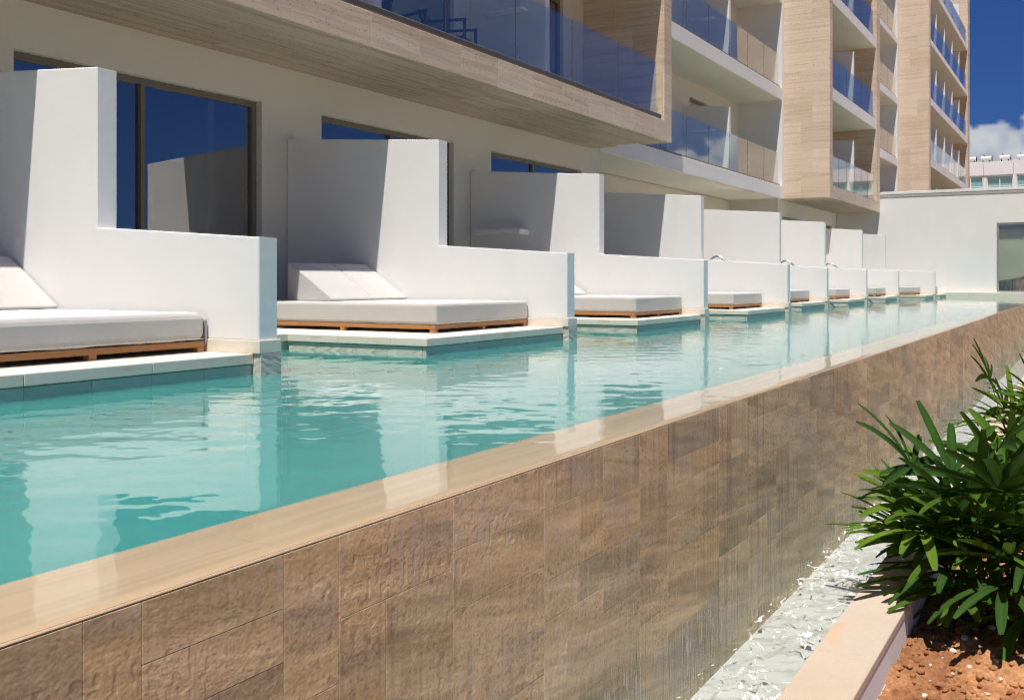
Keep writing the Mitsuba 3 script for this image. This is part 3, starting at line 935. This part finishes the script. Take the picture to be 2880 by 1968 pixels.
# ------------------------------------------------------------------ the building that closes the pool
eb = thing('end_building', 'low white building closing the far end of the pool, with one tall dark-framed window', 'building')
m = trimesh.creation.extrude_polygon(sbox(-14, TZ + .05, 9.94, 4.38).difference(sbox(-1.2, TZ + .06, 3.56, 3.05)), .3, engine='earcut')
v = m.vertices.copy(); m.vertices = np.stack([X_END + .3 - v[:, 2], v[:, 0], v[:, 1]], 1)
if m.volume < 0: m.invert()
part(eb, 'wall', m, 'white_plaster')
part(eb, 'coping', cbox(X_END - .05, X_END + .4, -14, YC - .01, 4.382, 4.50, .01), 'white_plaster')
part(eb, 'drip', box(X_END - .03, X_END - .001, -14, YC - .01, 4.28, 4.381), 'coping_metal')
part(eb, 'base_ledge', cbox(X_END - .40, X_END + .28, -3, 9.94, -1.3, TZ + .048, .006), 'cream_stone')
w = part(eb, 'window', cat(box(X_END + .02, X_END + .12, -1.2, 3.56, 2.97, 3.048), box(X_END + .02, X_END + .12, 3.48, 3.56, TZ + .06, 2.969), box(X_END + .02, X_END + .12, -1.2, 3.479, TZ + .06, TZ + .12), box(X_END + .02, X_END + .12, 1.15, 1.22, TZ + .121, 2.969)), 'grey_metal')
part(w, 'pane', quad_x(X_END + .07, 1.221, 3.479, TZ + .121, 2.969), 'pane_glass')
part(w, 'pane', quad_x(X_END + .07, -1.2, 1.149, TZ + .121, 2.969), 'pane_glass')
part(eb, 'room', cat(box(X_END + .301, 56, -8, 9.9, 4.2, 4.37), box(55.9, 56, -8, 9.9, 0, 4.2), box(X_END + .301, 56, -8, -7.9, 0, 4.2), box(X_END + .301, 56, -8, 9.9, 0, TZ + .04)), 'room_back')
part(eb, 'blind', box(X_END + .10, X_END + .13, -1.2, 3.55, 2.46, 2.96), 'dark_blind')
circ = Polygon([(3.9 + 3.2 * math.cos(t), 2.98 + 2.32 * math.sin(t)) for t in np.linspace(0, 2 * math.pi, 96)]).intersection(sbox(-1.2, .2, 3.55, 2.96))
m = trimesh.creation.extrude_polygon(circ, .03, engine='earcut'); v = m.vertices.copy(); m.vertices = np.stack([X_END + .17 - v[:, 2], v[:, 0], v[:, 1]], 1)
if m.volume < 0: m.invert()
part(eb, 'round_screen', m, 'sage_screen')
for yy, wdt in ((3.25, .03), (3.0, .03), (2.72, .09), (2.1, .10), (1.5, .1)):
    part(eb, 'mirrored_post', box(X_END + .34, X_END + .40, yy - wdt / 2, yy + wdt / 2, TZ + .06, 2.2), 'post_wood')  # added behind the pane in place of the pergola posts it mirrors
part(eb, 'interior_wall', box(X_END + .9, X_END + 1.0, -1.2, 3.9, TZ + .06, .75), 'white_solid')

# ------------------------------------------------------------------ far building and its solar tanks
FX = 130.0
fb = thing('far_building', 'distant white apartment block with pale turquoise windows, behind the end building', 'building')
FT = 14.5
part(fb, 'body', box(FX + .9, FX + 14, -20, 26, -1.7, FT - .2), 'far_plaster')
UW = 3.12
u0 = 11.5
for i in range(-3, 8):
    ya, yb_ = u0 - UW * (i + 1), u0 - UW * i          # this unit runs from yb_ (left) to ya (right)
    pr = .10 if i % 2 == 0 else 0.0
    part(fb, 'parapet', cbox(FX - pr, FX + 1.2, ya + .02, yb_ - .02, 12.95, FT + .06 * (i % 2), .02), 'far_plaster')
    wa, wb = ya + .04, yb_ - .36
    f = part(fb, 'window', cat(box(FX + .12, FX + .3, wa, wb, 12.80, 12.94), box(FX + .12, FX + .3, wa, wa + .07, 9.5, 12.8), box(FX + .12, FX + .3, wb - .07, wb, 9.5, 12.8), box(FX + .12, FX + .3, (wa + wb) / 2 - .05, (wa + wb) / 2 + .05, 9.5, 12.8)), 'white_solid')
    part(f, 'pane', quad_x(FX + .2, wa + .071, wb - .071, 9.5, 12.8), 'pane_glass')
    part(f, 'reflection_sheet', box(FX + .32, FX + .36, wa, wb, 9.5, 12.9), 'far_reflection')  # added sheet behind the pane, painted with the turquoise sky it reflects
    part(fb, 'pier', box(FX + .03, FX + .95, yb_ - .34, yb_ + .02, 8, 12.949), 'far_plaster')
    part(fb, 'railing', box(FX - .02, FX + .02, wa, wb, 11.62, 11.70), 'white_solid')
for n, yc in enumerate([12.9, 11.25, 9.27, 7.4, 5.55]):
    p = thing('water_tank', ['white cylindrical roof tank half hidden behind the travertine tower', 'white roof water tank, second from the left on the distant roof', 'white roof water tank in the middle of the distant roof',
                             'white roof water tank, rightmost one fully in view on the distant roof', 'white roof water tank cut off by the right edge of the photo'][n], 'water tank', 'water tanks on the distant roof')
    c = trimesh.creation.cylinder(.30, 1.15, sections=28)
    c.apply_transform(trimesh.transformations.rotation_matrix(math.pi / 2, [1, 0, 0]) ); c.apply_translation([FX + .8, yc, FT + .48])
    part(p, 'shell', c, 'tank_white', 40)
    c = trimesh.creation.cylinder(.31, .08, sections=28)
    c.apply_transform(trimesh.transformations.rotation_matrix(math.pi / 2, [1, 0, 0])); c.apply_translation([FX + .8, yc - .60, FT + .48])
    part(p, 'end_cap', c, 'tank_black', 40)
    part(p, 'pipe', tube([(FX + .8, yc + .2, FT + .76), (FX + .8, yc + .23, FT + .93), (FX + .8, yc + .34, FT + 1.0)], .03, 6), 'tank_black')
    part(p, 'cradle', cat(box(FX + .5, FX + 1.1, yc - .4, yc - .32, FT - .1, FT + .25), box(FX + .5, FX + 1.1, yc + .32, yc + .4, FT - .1, FT + .25)), 'tank_black')

# ------------------------------------------------------------------ fan palms
def leaflet(base, d, up, length, width, droop, rs):
    """One blunt-tipped, ribbed leaflet: strip folded along its midrib, bending down along its length."""
    n = 9
    t = np.linspace(0, 1, n)
    side = np.cross(d, up); side /= np.linalg.norm(side)
    p, dd = np.array(base, float), np.array(d, float)
    rows, w = [], width * np.array([.22, .55, .80, .95, 1.0, .98, .90, .74, .42])
    pts = []
    for i in range(n):
        pts.append(p.copy())
        p = p + dd * length / (n - 1)
        dd = dd + np.array([0, 0, -droop / (n - 1)]); dd /= np.linalg.norm(dd)
    pts = np.array(pts)
    tg = np.gradient(pts, axis=0); tg /= np.linalg.norm(tg, axis=1, keepdims=True)
    nn = np.cross(side, tg); nn /= np.linalg.norm(nn, axis=1, keepdims=True)
    v, uv = [], []
    for i in range(n):
        for j, u in enumerate((-1, -.5, 0, .5, 1)):
            lift = (.20, .06, 0, .06, .20)[j] * w[i]
            v.append(pts[i] + side * u * w[i] * .5 + nn[i] * lift)
            uv.append(((u + 1) / 2, t[i]))
    f = []
    for i in range(n - 1):
        for j in range(4):
            a = i * 5 + j
            f += [(a, a + 1, a + 6), (a, a + 6, a + 5)]
    return np.array(v), np.array(f), np.array(uv)


def palm(cx, cy, label, seed, ncane, hmin, hmax, spread, leaves, lmul=1.0):
    rs = np.random.RandomState(seed)
    key = thing('fan_palm', label, 'palm', 'fan palms in the planting bed')
    for c in range(ncane):
        a, r = rs.rand() * 6.283, spread * math.sqrt(rs.rand())
        bx, by = cx + r * math.cos(a), cy + r * math.sin(a)
        bz = -1.47
        h = rs.uniform(hmin, hmax)
        lean = np.array([math.cos(a), math.sin(a)]) * rs.uniform(.05, .28) * h
        path = smooth_path([(bx, by, bz), (bx + lean[0] * .4, by + lean[1] * .4, bz + h * .5), (bx + lean[0], by + lean[1], bz + h)], 12)
        part(key, 'cane', tube(path, np.linspace(.013, .009, 12), 7), 'cane', True)
        nl = leaves + rs.randint(-1, 2)
        az0 = rs.rand() * 6.283
        for l in range(nl):
            tt = 1 - l * .55 / nl
            o = path[int(round(tt * 11))]
            az = az0 + l * 2.4 + rs.uniform(-.4, .4)
            el = rs.uniform(.55, 1.40) - .72 * (l / nl)
            pl = rs.uniform(.14, .30) * lmul
            d = np.array([math.cos(az) * math.cos(el), math.sin(az) * math.cos(el), math.sin(el)])
            mid = o + d * pl * .6
            hub = mid + (d + [0, 0, -.25]) * pl * .4
            pet = tube(smooth_path([o, mid, hub], 8), .0038, 5)
            d2 = d + np.array([0, 0, -.30]); d2 /= np.linalg.norm(d2)
            sd = np.cross(d2, [0, 0, 1.0]); sd /= np.linalg.norm(sd)
            up = np.cross(sd, d2)
            k = rs.randint(5, 9)
            V, F, U, off = [], [], [], 0
            for q in range(k):
                ph = (q / (k - 1) - .5) * rs.uniform(2.7, 3.3)
                dv = d2 * math.cos(ph) + sd * math.sin(ph) + up * rs.uniform(-.05, .22)
                dv /= np.linalg.norm(dv)
                L = lmul * rs.uniform(.27, .40) * (1 - .22 * abs(ph) / 1.6)
                v, f, u = leaflet(hub, dv, up, L, rs.uniform(.030, .043) * lmul, rs.uniform(.15, .95), rs)
                V.append(v); F.append(f + off); U.append(u); off += len(v)
            lk = numbered(key + '__leaf')
            scene[lk] = mikit.ply((np.vstack(V), np.vstack(F)), f'leaf_{[0, 0, 1, 2][rs.randint(4)]}', True, uv=np.vstack(U))
            part(lk, 'petiole', pet, 'petiole_green', True)


palm(7.0, .54, 'large bushy fan palm in the foreground planting bed, at the right edge of the photo', 12, 15, .30, .88, .26, 5, 1.62)
palm(11.4, .40, 'second fan palm farther along the bed, half cut off by the right edge', 31, 16, .45, .90, .24, 5, 1.45)
